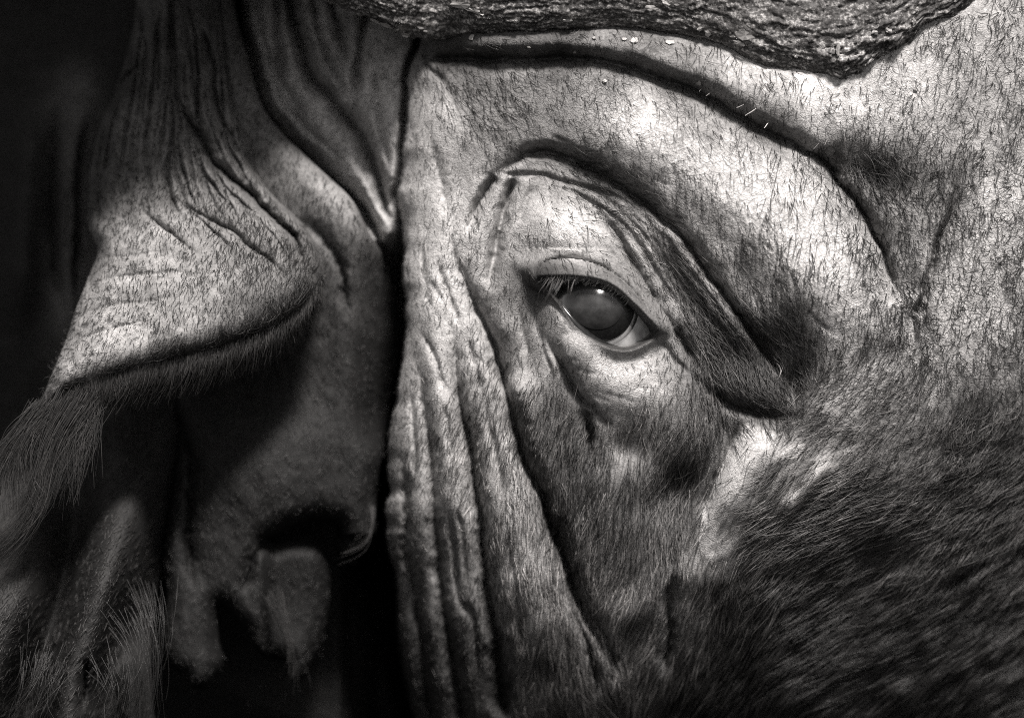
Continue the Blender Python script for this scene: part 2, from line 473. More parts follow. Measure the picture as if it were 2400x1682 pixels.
# neck folds between the ear and the face
f([(525,-60),(545,30),(570,100),(585,180),(610,250),(650,300),(700,350),(760,410),(800,440),(840,480),(870,530),(895,600),(905,700)], 150, 60, 60, (0.02, 0.25))
f([(640,-60),(645,60),(650,170),(690,250),(740,310)], 60, 40, 40, (0.02, 0.5))
f([(660,-60),(685,50),(720,160),(775,225),(820,285),(860,350),(890,440),(915,520),(928,580)], 120, 50, 48, (0.02, 0.2))
f([(870,-20),(850,50),(836,130),(828,210),(815,280)], 60, 34, 34, (0.02, 0.4))
f([(760,-60),(790,60),(810,160)], 60, 40)
f([(190,250),(170,400),(165,560),(160,720)], 40, 24)
f([(120,200),(105,400),(110,600),(125,760)], 50, 34)
f([(150,420),(140,520),(138,620)], 16, 18)
f([(585,-40),(610,80),(640,190),(700,280),(780,360),(840,420)], 40, 26, 30, (0.1, 0.4))
f([(720,-40),(745,70),(780,170),(830,250),(865,320)], 40, 26, 26, (0.1, 0.4))
f([(880,120),(878,220),(895,330),(912,420)], 30, 26, 26)
head.settle()
# slow unevenness of flesh and fine fold-wise wrinkling
head.H += 6 * fbm(U, V, 90, 11, 2) + 1.6 * fbm(U, V, 26, 21, 3)
wr = np.exp(-((U - 1040) / 130.0) ** 2) * sstep(V, 100, 500)
head.H += wr * 2.6 * fbm(U, V, 18, 31, 2, 82, 4.0)
head.H += 2.2 * np.exp(-((U - 1650) / 420.0) ** 2 - ((V - 420) / 260.0) ** 2) * fbm(U, V, 14, 41, 3, 35, 2.5)

hp = np.pad(head.H, 1, mode='edge')
hp = hp[:-2] * .25 + hp[1:-1] * .5 + hp[2:] * .25
head.H = hp[:, :-2] * .25 + hp[:, 1:-1] * .5 + hp[:, 2:] * .25
coat = sstep(V + 0.25 * (U - 1700), 1020, 1300) * sstep(U, 1450, 1750)
head.H += coat * (15 * fbm(U, V, 26, 45, 3, 150, 3.2) * sstep(U, 1650, 1900) + 12 * fbm(U, V, 24, 47, 3, 112, 3.2) * (1 - sstep(U, 1650, 1900)))
# eye opening: the lids dive under the globe
EYE = curve([(1262,655),(1300,649),(1345,649),(1400,657),(1442,676),(1478,708),(1512,742),(1536,778),
             (1512,800),(1472,817),(1432,812),(1390,791),(1352,760),(1322,722),(1298,692)], 4, True)
w = head.win(EYE, 60)
d, _, _, _, _ = polydist(U[w], V[w], EYE, True)
sd = np.where(inside(U[w], V[w], EYE), -d, d)
EYE_H = 62.0
# the line through both corners parts the upper lid (heavy, overhanging) from the lower
upper = sstep((U[w] - 1262) * 0.41 - (V[w] - 660), -25, 25)
lid = EYE_H + 2 + 34 * upper - 0.0011 * (U[w] - 1400) ** 2
near = np.exp(-(np.maximum(sd, 0) / (18.0 + 22 * upper)) ** 2)
Hh = head.H[w] * (1 - near) + lid * near
Hh = Hh - 95 * sstep(-sd, -7, 26)
ball = 62.0 - 165.0 + np.sqrt(np.maximum(165.0 ** 2 - (U[w] - 1402) ** 2 - (V[w] - 728) ** 2, 0))
Hh = np.where(sd > -4, np.maximum(Hh, ball + np.clip(sd + 1, -4, 26) * 0.55 - 1), Hh)
head.H[w] = Hh
f([(1252,668),(1254,645),(1262,626),(1285,611),(1330,606),(1390,617),(1442,643),(1488,686),(1525,730),(1570,785)], 22, 26, 12, (0.1, 0.3), 0.5, 5)
head.settle()

scar = curve([(1742,1000),(1800,1008),(1876,1030),(1876,1064),(1815,1078),(1785,1130),(1756,1200),(1728,1275),(1668,1312),(1636,1262),(1654,1180),(1690,1095)], 10, True)
pig_shade = idw([  # skin's own pigment, with some light and shade mixed into the values
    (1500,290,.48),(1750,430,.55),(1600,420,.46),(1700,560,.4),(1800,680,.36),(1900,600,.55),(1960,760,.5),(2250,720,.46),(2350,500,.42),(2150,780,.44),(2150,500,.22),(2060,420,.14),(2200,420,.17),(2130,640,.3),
    (2300,250,.30),(2100,200,.42),(1900,195,.52),(1760,185,.42),(1720,240,.24),(1200,170,.22),(1150,230,.15),(1300,105,.06),(1150,110,.05),(1050,115,.04),(1500,100,.12),(1600,140,.2),(1400,165,.2),(1600,190,.1),(1800,290,.12),(1300,125,.05),  # roll under the horn: lit top and shaded underside set as tones
    (1000,300,.38),(1000,500,.45),(1010,700,.43),(1000,900,.34),(1050,1100,.30),(1000,1300,.10),(1060,1350,.12),(1050,1500,.03),(960,1500,.03),(1000,1650,.02),(1150,1600,.03),(1200,900,.32),(1190,1180,.36),(1170,1060,.34),(1230,1320,.30),(1250,1430,.20),(1240,980,.08),(1265,1050,.06),(1310,1180,.05),(1350,1290,.06),(1400,1200,.07),(1300,1600,.05),  # low cheek values darkened where the light fails towards the bottom
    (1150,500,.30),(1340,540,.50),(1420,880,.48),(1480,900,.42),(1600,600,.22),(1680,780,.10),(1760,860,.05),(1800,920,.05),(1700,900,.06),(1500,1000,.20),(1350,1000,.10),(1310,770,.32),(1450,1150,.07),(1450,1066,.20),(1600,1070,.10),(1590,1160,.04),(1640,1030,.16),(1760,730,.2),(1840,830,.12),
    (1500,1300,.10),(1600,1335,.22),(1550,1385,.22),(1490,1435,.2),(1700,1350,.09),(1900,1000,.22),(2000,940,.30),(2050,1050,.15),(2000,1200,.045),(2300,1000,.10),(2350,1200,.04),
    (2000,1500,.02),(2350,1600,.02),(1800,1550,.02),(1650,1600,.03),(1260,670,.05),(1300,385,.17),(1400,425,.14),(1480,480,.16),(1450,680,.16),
    (880,250,.42),(850,500,.40),(700,250,.34),(760,100,.3),(600,100,.25),(820,800,.14),(820,1000,.06),(250,300,.05),(0,500,.03),(300,1000,.03),(700,1300,.02),(700,1600,.015),(100,1500,.02)], U, V, 3.5, 40)  # neck folds paled to offset the horn's shadow, lower neck darkened as shade
pig_shade = pig_shade * (1 + 0.25 * fbm(U, V, 60, 51, 4))
w2 = head.win(scar, 40)
ds, _, _, _, _ = polydist(U[w2], V[w2], scar, True)
ds = np.where(inside(U[w2], V[w2], scar), -ds, ds) + 5 * fbm(U[w2], V[w2], 20, 61, 3)
m_ = 1 - sstep(ds, -8, 8)
pig_shade[w2] = pig_shade[w2] * (1 - m_) + 0.40 * m_
for (uu_, vv_, rr_, val) in [(1452,1063,17,.42),(2090,936,13,.45)]:
    m_ = np.exp(-(((U - uu_) ** 2 + (V - vv_) ** 2) / rr_ ** 2) ** 1.5); pig_shade = pig_shade * (1 - m_) + val * m_
line_ = curve([(1940,1072),(1880,1150),(1815,1215)], 10)
w3 = head.win(line_, 40); dl3, _, tl3, _, _ = polydist(U[w3], V[w3], line_)
m_ = np.exp(-(dl3 / 13) ** 2) * (1 - sstep(tl3, .7, 1)); pig_shade[w3] = pig_shade[w3] * (1 - m_) + .36 * m_
dl, _, _, _, _ = polydist(U[w], V[w], EYE, True)
lidk = np.exp(-(dl / (8.0 + 26 * upper)) ** 4)
pig_shade[w] = pig_shade[w] * (1 - lidk) + (0.03 + 0.09 * upper * sstep(U[w], 1290, 1360)) * lidk                 # dark skin of the lid margins
pig_shade = np.where((U < EDGE) & (V > 950), np.minimum(pig_shade, 0.008), pig_shade)  # gap beside the face blackened in colour to read as deep shade
pig_shade = np.where(U < 560, np.minimum(pig_shade, 0.010 + 0.11 * np.exp(-((U - 160) / 60.0) ** 2) * sstep(V, 80, 300) * (1 - sstep(V, 700, 950))), pig_shade)  # dark neck fur, blackened further where the horn's shadow falls short
pig_shade = np.clip(pig_shade, 0.007, 0.6)
crk = np.clip(idw([(1440,890,.1),(1340,540,.35),(1310,770,.2),(1480,900,.15),(1000,400,.25),(1000,800,.3),(1000,1200,.15),(1200,900,.3),(1200,1200,.2),(1500,290,1),(1750,420,1),(1900,600,1),(2250,700,.9),(2350,400,.8),
            (1750,1100,.45),(1150,500,.5),(1400,640,.25),(850,300,.1),(700,300,.1),(2000,1400,.1),(2000,250,.7),(1700,200,.5)], U, V, 3.5, 40), 0, 1)
o_head = sheet_mesh("head", head, M_SKIN, buffalo, {"pigment_shade": pig_shade, "crackle": crk})

# ---- the horn: ridged boss along the top, sweeping out over the ear to a tip
HU = np.array([-700,-400,-100,300,600,750,860,945,1020,1100,1350,1430,1500,1600,1700,1750,1800,1900,1980,2010,2060,2140,2160,2230,2270,2350,2500], float)
HVB = np.array([-420,-330,-250,-150,-62,-4,38,80,92,76,67,60,65,82,107,140,156,168,184,168,132,90,56,42,14,-60,-200], float)
def horn_section(u):
    vb = np.interp(u, HU, HVB)
    R = np.interp(u, [-700, -400, 0, 600, 1200, 2500], [6, 150, 210, 260, 300, 280])
    Rh = np.interp(u, [-700, -400, 0, 500, 700, 850, 1050, 1500, 2500], [6, 200, 540, 540, 330, 120, 100, 85, 60])  # unseen outer part broadened so its shadow falls on ear and neck
    hb = np.interp(u, [-700, 0, 300, 600, 850, 1000], [480, 60, 10, -40, -50, -60])
    k = sstep(u, 930, 1080)
    hb = hb * (1 - k) + (head.at(u, np.clip(vb + 6, -320, 2000)) - 6) * k
    return vb, R, Rh, hb
uh = np.arange(-700, 2480, 3.0)
th = np.linspace(-0.7, 3.9, 230)
TH, UH = np.meshgrid(th, uh)
vb, R, Rh, hb = horn_section(uh)
# smooth along so that the skirt of the horn does not jump
def smooth1(a, n):
    k = np.hanning(n); k /= k.sum()
    return np.convolve(np.pad(a, n, mode='edge'), k, 'same')[n:-n]
hb = smooth1(hb, 41); vb_s = smooth1(vb, 7)
vb_w = smooth1(vb, 161)
VH = (vb_w - R)[:, None] + R[:, None] * np.cos(TH) + (vb_s - vb_w)[:, None] * np.exp(-(TH / 0.45) ** 2)
HH = hb[:, None] + Rh[:, None] * np.sin(TH)
arc = TH * 300
warp_ = 26 * fbm(UH, arc, 60, 75, 3)
strata = fbm(UH, arc + warp_, 11, 71, 4, 0, 13.0)
chip = fbm(UH, arc + 0.5 * warp_, 18, 81, 4, 0, 4.0)
amp = sstep(R, 10, 160)[:, None]
dd = amp * (12 * np.abs(strata) - 4 + 7 * np.maximum(chip - 0.05, 0) - 8 * np.maximum(-chip - 0.15, 0) + 2.5 * fbm(UH, arc, 9, 85, 2))
VH2 = VH + dd * np.cos(TH); HH2 = HH + dd * np.sin(TH)
crust = np.exp(-((UH - 2030) / 120) ** 2 - ((TH - 0.35) / 0.35) ** 2) * np.maximum(fbm(UH, arc, 34, 95, 3) + 0.15, 0) * 46
VH2 += crust * 0.3; HH2 += crust
VH2 += (np.exp(-(TH / 0.25) ** 2) * 8 * fbm(UH, arc, 18, 91, 3)) * amp

def horn_material():
    m, nt, b = new_mat("horn")
    tc = nd(nt, "ShaderNodeTexCoord").outputs["Object"]
    mp = nd(nt, "ShaderNodeMapping"); mp.inputs["Scale"].default_value = (0.35, 1, 1); nt.links.new(tc, mp.inputs[0])
    a = noise_node(nt, 420, 6, 0.72, mp.outputs[0]); c = noise_node(nt, 900, 4, 0.7, tc)
    v = math_node(nt, 'ADD', math_node(nt, 'MULTIPLY', a, 0.5), math_node(nt, 'MULTIPLY', c, 0.5))
    rp = nd(nt, "ShaderNodeValToRGB")
    el = rp.color_ramp.elements
    el[0].position = 0.40; el[0].color = (0.022, 0.021, 0.0205, 1)
    el[1].position = 0.64; el[1].color = (0.5, 0.49, 0.48, 1)
    e = el.new(0.51); e.color = (0.075, 0.073, 0.072, 1)
    nt.links.new(v, rp.inputs[0]); nt.links.new(rp.outputs[0], b.inputs["Base Color"])
    b.inputs["Roughness"].default_value = 0.6; b.inputs["Specular IOR Level"].default_value = 0.35
    bp = nd(nt, "ShaderNodeBump"); bp.inputs["Strength"].default_value = 0.9; bp.inputs["Distance"].default_value = 0.0006
    nt.links.new(v, bp.inputs["Height"]); nt.links.new(bp.outputs[0], b.inputs["Normal"])
    return m
M_HORN = horn_material()
o_horn = mesh_from("horn", W(UH, VH2, HH2).reshape(-1, 3), lattice_faces(len(uh), len(th))[:, ::-1], M_HORN, buffalo)

# loose flakes of horn and dried mud
m, nt, b = new_mat("pale_flake")
n_ = noise_node(nt, 1500, 3, 0.6, nd(nt, "ShaderNodeTexCoord").outputs["Object"])
rp = nd(nt, "ShaderNodeValToRGB"); rp.color_ramp.elements[0].color = (0.16, 0.157, 0.155, 1); rp.color_ramp.elements[1].color = (0.42, 0.41, 0.40, 1)
nt.links.new(n_, rp.inputs[0]); nt.links.new(rp.outputs[0], b.inputs["Base Color"]); b.inputs["Roughness"].default_value = 0.7
M_FLAKE = m
def flake(u, v, a, bb, rot, parent, hgt):
    n = 11
    t = np.arange(n) / n * 2 * np.pi
    r = 1 + rng.uniform(-0.32, 0.32, n)
    x, y = a * r * np.cos(t), bb * r * np.sin(t)
    c, q = math.cos(math.radians(rot)), math.sin(math.radians(rot))
    uu, vv = u + x * c - y * q, v + x * q + y * c
    h0 = hgt(uu, vv)
    top = W(uu, vv, h0 + 4 + rng.uniform(0, 4, n)); bot = W(uu, vv, h0 - 4); mid = W(u, v, float(hgt(np.array([u]), np.array([v]))[0]) + 7)
    co = np.vstack([top, bot, mid[None]])
    tri = []
    for i in range(n):
        j = (i + 1) % n
        tri += [(2 * n, j, i), (i, j, n + j), (i, n + j, n + i)]
    return mesh_from("flake", co, tri, M_FLAKE, parent, None, False)
def horn_h(u, v):
    vb, R, Rh, hb_ = horn_section(u)
    cth = np.clip((v - (vb - R)) / R, -1, 1)
    return hb_ + Rh * np.sqrt(1 - cth ** 2) + 6
for (u, v, a, bb, rot) in [(1078,11,22,7,8),(1112,27,20,5,20),(1005,74,13,5,15),(905,60,16,4,25),(880,50,12,3,28),(950,82,10,4,10),
                           (1210,52,6,4,0),(1330,50,11,4,0),(1745,86,21,10,12),(1658,80,8,7,50),(1730,103,14,5,20),(1640,70,6,5,0),(1865,134,5,5,0),
                           (1962,120,5,12,10),(2080,75,9,6,30),(2140,52,6,8,0),(2048,78,7,5,10),(2094,94,5,5,0),(1525,22,14,7,0),(1560,12,10,5,30)]:
    flake(u, v, a, bb, rot, o_horn, horn_h)
for (u, v, a, bb, rot) in [(1487,96,11,6,5),(1463,93,6,4,10),(1392,90,4,3,0),(1570,100,9,5,0),(1105,86,6,7,30),(1418,190,6,4,-40),(1240,112,5,2,20),(1347,124,4,3,0),
                           (2144,211,6,3,0),(1637,197,5,6,0),(2262,370,4,8,0),(2000,1151,6,5,0)]:
    flake(u, v, a, bb, rot, o_head, lambda x, y: head.at(x, y))

# ---- the ear
def rim(s, outline, width, depth, only=None):
    d, _, _, _, _ = polydist(s.U, s.V, outline, True)
    p_ = np.clip(1 - d / width, 0, 1)
    p_[~inside(s.U, s.V, outline)] = 1
    x = depth * (1 - np.sqrt(np.clip(1 - p_ ** 2, 0, 1)))
    s.H -= x if only is None else x * only(s.U, s.V)

EAR_OUT = curve([(330,-90),(300,60),(262,190),(228,270),(207,350),(198,430),(200,530),(222,585),(200,650),(170,730),(148,800),(120,868),(100,920),(80,972),
                 (112,958),(150,932),(230,906),(330,876),(450,848),(550,820),(640,785),(700,742),(742,690),(757,645),(748,600),(722,545),(690,505),
                 (650,470),(610,420),(580,370),(560,290),(545,200),(530,100),(510,0),(500,-90)], 8, True)
ear = Sheet(60, 790, -110, 990, 3.2)
ear.H = tps([(450,-60,-300),(350,100,-280),(500,150,-230),(300,300,-220),(450,350,-140),(560,430,-120),(250,500,-140),(400,550,-50),(600,560,-50),(230,650,-70),
             (400,700,30),(600,680,20),(720,640,-40),(180,800,-20),(350,800,55),(500,770,55),(650,740,10),(120,920,0),(85,970,-10),(200,880,40),(60,-100,-400),(790,990,-60)], ear.U, ear.V)
g = ear.fold
g([(300,455),(325,485),(360,520),(410,555),(450,585),(500,610)], 22, 24, 20, (0.5, 0.5))
g([(370,435),(430,480),(500,520),(550,545),(585,580),(650,625),(700,690)], 32, 28, 22, (0.5, 0.4))
g([(400,180),(430,270),(460,310),(500,380),(560,430),(620,490),(670,535),(705,590),(725,650)], 75, 44, 40, (0.2, 0.2))
g([(450,40),(480,100),(500,220),(520,290),(560,350),(610,385)], 60, 40, 40, (0.2, 0.3))
g([(510,100),(530,180),(556,250)], 40, 30, 30, (0.2, 0.3))
g([(330,150),(290,170),(250,230),(215,300)], 45, 40, 30, (0.2, 0.2))
g([(390,20),(400,120),(410,230),(420,300),(425,360)], 45, 26, 26, (0.2, 0.3))
g([(355,60),(365,160),(360,230)], 26, 20, 20)
g([(330,330),(345,400),(335,470),(300,520)], 14, 22)
g([(250,300),(240,380),(225,450),(222,520)], 22, 26)
g([(300,200),(290,280),(280,360),(262,440)], 18, 24)
g([(440,300),(455,370),(500,440),(560,500)], 22, 20)
g([(420,20),(440,120),(455,220),(470,300)], 26, 22)
g([(300,-20),(330,80),(335,160)], 30, 26)
g([(560,470),(620,530),(660,580),(690,640)], 20, 20)
g([(490,40),(520,140),(535,220),(575,330),(640,410),(690,470),(720,520)], 40, 26, 22)
g([(380,260),(372,330),(368,390)], 22, 20, 20)
g([(470,330),(500,400),(560,470),(640,520)], 30, 24, 26)
g([(400,450),(450,500),(520,560),(560,600)], 18, 20, 20)
g([(195,668),(245,655),(300,645),(420,638),(470,650)], 11, 30, 22)
g([(165,760),(230,722),(330,708),(430,690)], 10, 34, 30)
g([(140,830),(200,790),(260,770),(360,745)], 12, 34, 30)
g([(215,600),(300,600),(400,588)], 7, 30, 24)
GA = np.array([(400,-40),(402,150),(392,300),(385,430),(450,560)], float); GB = np.array([(525,-40),(548,180),(592,330),(690,455),(742,600)], float); GC = np.array([(305,-20),(258,190),(222,350),(208,470),(212,560)], float)
for i in range(14):
    t = (i + 0.5) / 14 + rng.uniform(-.03, .03)
    g((GA * (1 - t) + GB * t + rng.normal(0, 7, GA.shape)).tolist(), rng.uniform(18, 46), rng.uniform(14, 22), rng.uniform(14, 22), (rng.uniform(.1, .5), rng.uniform(.2, .5)))
for i in range(8):
    t = (i + 0.5) / 8
    g((GC * (1 - t) + GA * t + rng.normal(0, 8, GA.shape)).tolist()[:4], rng.uniform(14, 34), rng.uniform(14, 20), None, (rng.uniform(.1, .5), rng.uniform(.2, .5)))
ear.settle()
ear.H += 7 * fbm(ear.U, ear.V, 34, 101, 4, 60, 1.6) * (1 - 0.6 * sstep(ear.V, 480, 640)) + 14 * fbm(ear.U, ear.V, 26, 105, 3, 82, 3.5) * (1 - sstep(ear.V, 400, 620))
rim(ear, EAR_OUT, 78, 125)
epig_shade = idw([(450,50,.09),(212,340,.05),(204,460,.07),(250,200,.05),(310,300,.15),(450,400,.2),(560,430,.2),(260,560,.32),(400,600,.34),(600,600,.26),(250,700,.42),(450,680,.38),(640,660,.2),(710,640,.12),(170,850,.46),(300,800,.5),(450,765,.36),(560,745,.16),(600,760,.07),(660,740,.05),
            (450,820,.08),(300,868,.12),(160,915,.25),(105,935,.2),(84,968,.03),(560,800,.04)], ear.U, ear.V, 3.5, 20) * 0.6 * np.clip(1 + 0.55 * fbm(ear.U, ear.V, 26, 111, 4, 60, 1.6), .2, 2)  # top and left edge darkened as horn shade; the lip is dark fur
o_ear = sheet_mesh("ear", ear, M_EAR, buffalo, {"pigment_shade": np.clip(epig_shade, .01, .6), "crackle": np.full(ear.U.shape, .35)}, EAR_OUT, 26)

BACK_OUT = curve([(480,-90),(520,-90),(545,30),(572,130),(600,225),(640,290),(695,345),(765,410),(822,465),(856,530),(905,620),(934,720),(936,820),(916,920),(894,1050),(880,1150),(878,1220),(868,1282),(838,1306),(800,1318),(792,1300),(796,1240),
                  (760,1224),(700,1230),(655,1252),(622,1274),(665,1270),(715,1270),(752,1292),(770,1350),(764,1430),(748,1510),(722,1575),(695,1608),(674,1596),(662,1562),(622,1552),(590,1530),(560,1480),(508,1425),(504,1500),(512,1560),(484,1612),(445,1622),(420,1592),(388,1565),
                  (370,1500),(380,1400),(374,1300),(392,1150),(404,1000),(380,880),(400,780),(480,600),(500,300)], 8, True)
back = Sheet(340, 950, -110, 1660, 3.4)
back.H = tps([(500,-60,-360),(560,-60,-350),(600,300,-250),(700,420,-200),(780,520,-185),(830,650,-210),(845,800,-250),(780,900,-280),(600,900,-320),(430,1000,-340),(600,1100,-250),(820,1150,-290),(480,1300,-290),(700,1400,-330),(450,1550,-300),(680,1550,-340),(500,500,-330),(640,620,-300)], back.U, back.V)
k_ = back.fold
k_([(400,950),(440,1100),(430,1250),(450,1400)], 40, 60)
k_([(640,1262),(600,1300),(560,1400)], 25, 40)
k_([(690,500),(760,560),(800,640),(810,760)], 30, 40)
back.settle()
back.ridge([(870,1160),(872,1230),(858,1285),(805,1312)], 30, 10)
back.H += 8 * fbm(back.U, back.V, 60, 121, 4, 80, 1.6)
back.H -= 230 * sstep(back.V, 500, 640) * (1 - sstep(back.V, 950, 1100)) * sstep(back.U, 790, 940) ** 1.3
back.H -= 50 * sstep(back.V, 1252, 1272) * sstep(back.U, 600, 640)
rim(back, BACK_OUT, 55, 80)
bpig_shade = idw([(560,0,.10),(640,320,.2),(760,450,.32),(800,560,.28),(830,720,.12),(895,700,.05),(895,850,.03),(830,850,.05),(600,900,.03),(600,1080,.05),(800,1100,.045),(500,1300,.026),(700,1400,.008),(690,1320,.008),(450,1550,.018),(850,1250,.05)], back.U, back.V) * np.interp(back.V, [450, 620, 900, 1100], [0.55, 0.4, 0.22, 0.15]) * (1 + 0.35 * fbm(back.U, back.V, 30, 131, 4))  # dark ear skin, with shade towards crease and bottom put into the colour
o_back = sheet_mesh("ear_back", back, M_EAR, o_ear, {"pigment_shade": np.clip(bpig_shade, .006, .6), "crackle": np.full(back.U.shape, .2)}, BACK_OUT, 30)

IN_OUT = curve([(-260,1150),(20,1120),(150,1020),(260,930),(420,870),(425,1000),(402,1200),(376,1350),(348,1460),(342,1560),(350,1682),(350,1790),(-260,1790)], 10, True)
inner = Sheet(-280, 450, 860, 1810, 3.4)
inner.H = np.full(inner.U.shape, -400.0)
inner.ridge([(330,900),(315,1050),(275,1250),(215,1450),(170,1600),(150,1790)], 360, 66, 74, (0.55, 0.02), 2.6)
inner.ridge([(90,1100),(60,1280),(20,1450),(-40,1620),(-80,1790)], 360, 72, 120, (0.5, 0.02), 2.6)
inner.ridge([(310,1480),(305,1600),(300,1790)], 190, 60, 50, (0.4, 0.02))
inner.bump(-200, 1300, 160, 300, 150)
inner.fold([(205,1540),(195,1600),(188,1682)], 50, 22, 26)
inner.settle()
inner.H += 4 * fbm(inner.U, inner.V, 50, 141, 4)
rim(inner, IN_OUT, 40, 60)
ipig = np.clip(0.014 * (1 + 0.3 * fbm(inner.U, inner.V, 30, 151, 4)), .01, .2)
o_inner = sheet_mesh("inner_ear", inner, M_EAR, o_ear, {"pigment_shade": ipig, "crackle": np.full(inner.U.shape, .2)}, IN_OUT, 30)

# ---- the eye
def revolve(name, prof, center, axis_pts, mat, parent, n=72, su=1.0, sv=1.0, rot=0.0, tilt=(0, 0), sphere=None):
    """prof: (radius, height) pairs around the outward axis; su/sv squash it; tilt turns it right/down"""
    prof = np.array(prof, float)
    t = np.arange(n) / n * 2 * np.pi
    r, hh = prof[:, 0][:, None], prof[:, 1][:, None]
    x, y = r * np.cos(t) * su, r * np.sin(t) * sv
    c, q = math.cos(math.radians(rot)), math.sin(math.radians(rot))
    x, y = x * c - y * q, x * q + y * c
    z = hh + 0 * x if sphere is None else np.sqrt(np.maximum(sphere ** 2 - x * x - y * y, 0)) + hh
    a, bt = math.radians(tilt[0]), math.radians(tilt[1])
    x, z = x * math.cos(a) + z * math.sin(a), -x * math.sin(a) + z * math.cos(a)
    y, z = y * math.cos(bt) + z * math.sin(bt), -y * math.sin(bt) + z * math.cos(bt)
    co = W(center[0] + x, center[1] + y, center[2] + z).reshape(-1, 3)
    k = len(prof); idx = np.arange(k * n).reshape(k, n)
    F = np.stack([idx[:-1], idx[1:], np.roll(idx[1:], -1, 1), np.roll(idx[:-1], -1, 1)], -1).reshape(-1, 4)
    return mesh_from(name, co, F, mat, parent)

RE = 165.0
EC = (1402.0, 728.0, EYE_H - RE)
def plain(name, c, rough, spec=0.5, nscale=None, namp=0.3, coat=0.0):
    m, nt, b = new_mat(name)
    b.inputs["Roughness"].default_value = rough; b.inputs["Specular IOR Level"].default_value = spec
    b.inputs["Base Color"].default_value = (c, c * .985, c * .975, 1)
    if coat: b.inputs["Coat Weight"].default_value = coat; b.inputs["Coat Roughness"].default_value = 0.03
    if nscale:
        f_ = maprange(nt, noise_node(nt, nscale, 4, 0.6, nd(nt, "ShaderNodeTexCoord").outputs["Object"]), 0.3, 0.7, c * (1 - namp), c * (1 + namp))
        cc = nd(nt, "ShaderNodeCombineColor")
        for i in range(3): nt.links.new(f_, cc.inputs[i])
        nt.links.new(cc.outputs[0], b.inputs["Base Color"])
    return m
ang = np.linspace(0, math.radians(120), 60)
TILT = (-2, -3)
o_eye = revolve("eyeball", [(RE * math.sin(a) + 1e-3, RE * math.cos(a)) for a in ang], EC, None, plain("sclera", .42, .25, .5, 260, .35), buffalo, 96)
revolve("iris", [(r, 0) for r in np.linspace(1e-3, 90, 24)], EC, None, plain("iris", .006, .35, .4, 900, .5), o_eye, 72, 1.0, 0.92, 0, TILT, RE + 1.5)
revolve("pupil", [(r, 0) for r in np.linspace(1e-3, 62, 20)], EC, None, plain("pupil", .017, .4, .4, 260, .75), o_eye, 72, 1.0, 0.84, 12, TILT, RE + 3)
# pupil's grey stands in for reflected surroundings, fading into the dark iris
m = bpy.data.materials["pupil"]; nt = m.node_tree
tcp = nd(nt, "ShaderNodeTexCoord").outputs["Object"]
vs = nd(nt, "ShaderNodeVectorMath", operation='SUBTRACT'); nt.links.new(tcp, vs.inputs[0]); vs.inputs[1].default_value = tuple(W(EC[0] - 5, EC[1] - 8, EYE_H))
vm = nd(nt, "ShaderNodeVectorMath", operation='MULTIPLY'); nt.links.new(vs.outputs[0], vm.inputs[0]); vm.inputs[1].default_value = (1 / (62 * S), 0, 1 / (54 * S))
vl = nd(nt, "ShaderNodeVectorMath", operation='LENGTH'); nt.links.new(vm.outputs[0], vl.inputs[0])
fade = maprange(nt, vl.outputs["Value"], 0.55, 1.0, 1.0, 0.30)
for lk in list(nt.nodes["Principled BSDF"].inputs["Base Color"].links): src = lk.from_node
for i in range(3):
    s0 = src.inputs[i].links[0].from_socket
    nt.links.new(math_node(nt, 'MULTIPLY', s0, fade), src.inputs[i])
m, nt, b = new_mat("cornea")
tr = nd(nt, "ShaderNodeBsdfTransparent"); gl_ = nd(nt, "ShaderNodeBsdfGlossy"); gl_.inputs["Roughness"].default_value = 0.15
fr = nd(nt, "ShaderNodeFresnel"); fr.inputs["IOR"].default_value = 1.42
mx = nd(nt, "ShaderNodeMixShader")
nt.links.new(fr.outputs[0], mx.inputs[0]); nt.links.new(tr.outputs[0], mx.inputs[1]); nt.links.new(gl_.outputs[0], mx.inputs[2])
nt.links.new(mx.outputs[0], nt.nodes["Material Output"].inputs[0])
revolve("cornea", [(r, 20 * (1 - (r / 100) ** 2) + 3) for r in np.linspace(1e-3, 100, 40)], EC, None, m, o_eye, 96, 1.0, 0.95, 0, TILT, RE)

# wet rim along the lower lid
P = curve([(1290,676),(1305,700),(1325,730),(1355,766),(1392,796),(1432,815),(1472,820),(1508,804),(1532,784)], 6)
def tube(name, P3, rad, mat, parent, n=10):
    P3 = np.asarray(P3, float); T = np.gradient(P3, axis=0); T /= np.linalg.norm(T, axis=1)[:, None]
    up = np.array([0, -1.0, 0.0]); A = np.cross(T, up); A /= np.linalg.norm(A, axis=1)[:, None]; B = np.cross(T, A)
    t = np.arange(n) / n * 2 * np.pi
    co = P3[:, None] + rad[:, None, None] * (A[:, None] * np.cos(t)[None, :, None] + B[:, None] * np.sin(t)[None, :, None])
    idx = np.arange(len(P3) * n).reshape(len(P3), n)
    F = np.stack([idx[:-1], idx[1:], np.roll(idx[1:], -1, 1), np.roll(idx[:-1], -1, 1)], -1).reshape(-1, 4)
    return mesh_from(name, co.reshape(-1, 3), F, mat, parent)
def sph_h(u, v, extra=0): return EC[2] + np.sqrt(np.maximum((RE + extra) ** 2 - (u - EC[0]) ** 2 - (v - EC[1]) ** 2, 0))
t_ = np.linspace(0, 1, len(P))
tube("lower_lid_rim", W(P[:, 0], P[:, 1], sph_h(P[:, 0], P[:, 1], -1)), S * (2.5 + 8.5 * np.sin(np.pi * t_) ** 0.7), plain("wet_lid", .012, .16, .5, 800, .4), o_eye)

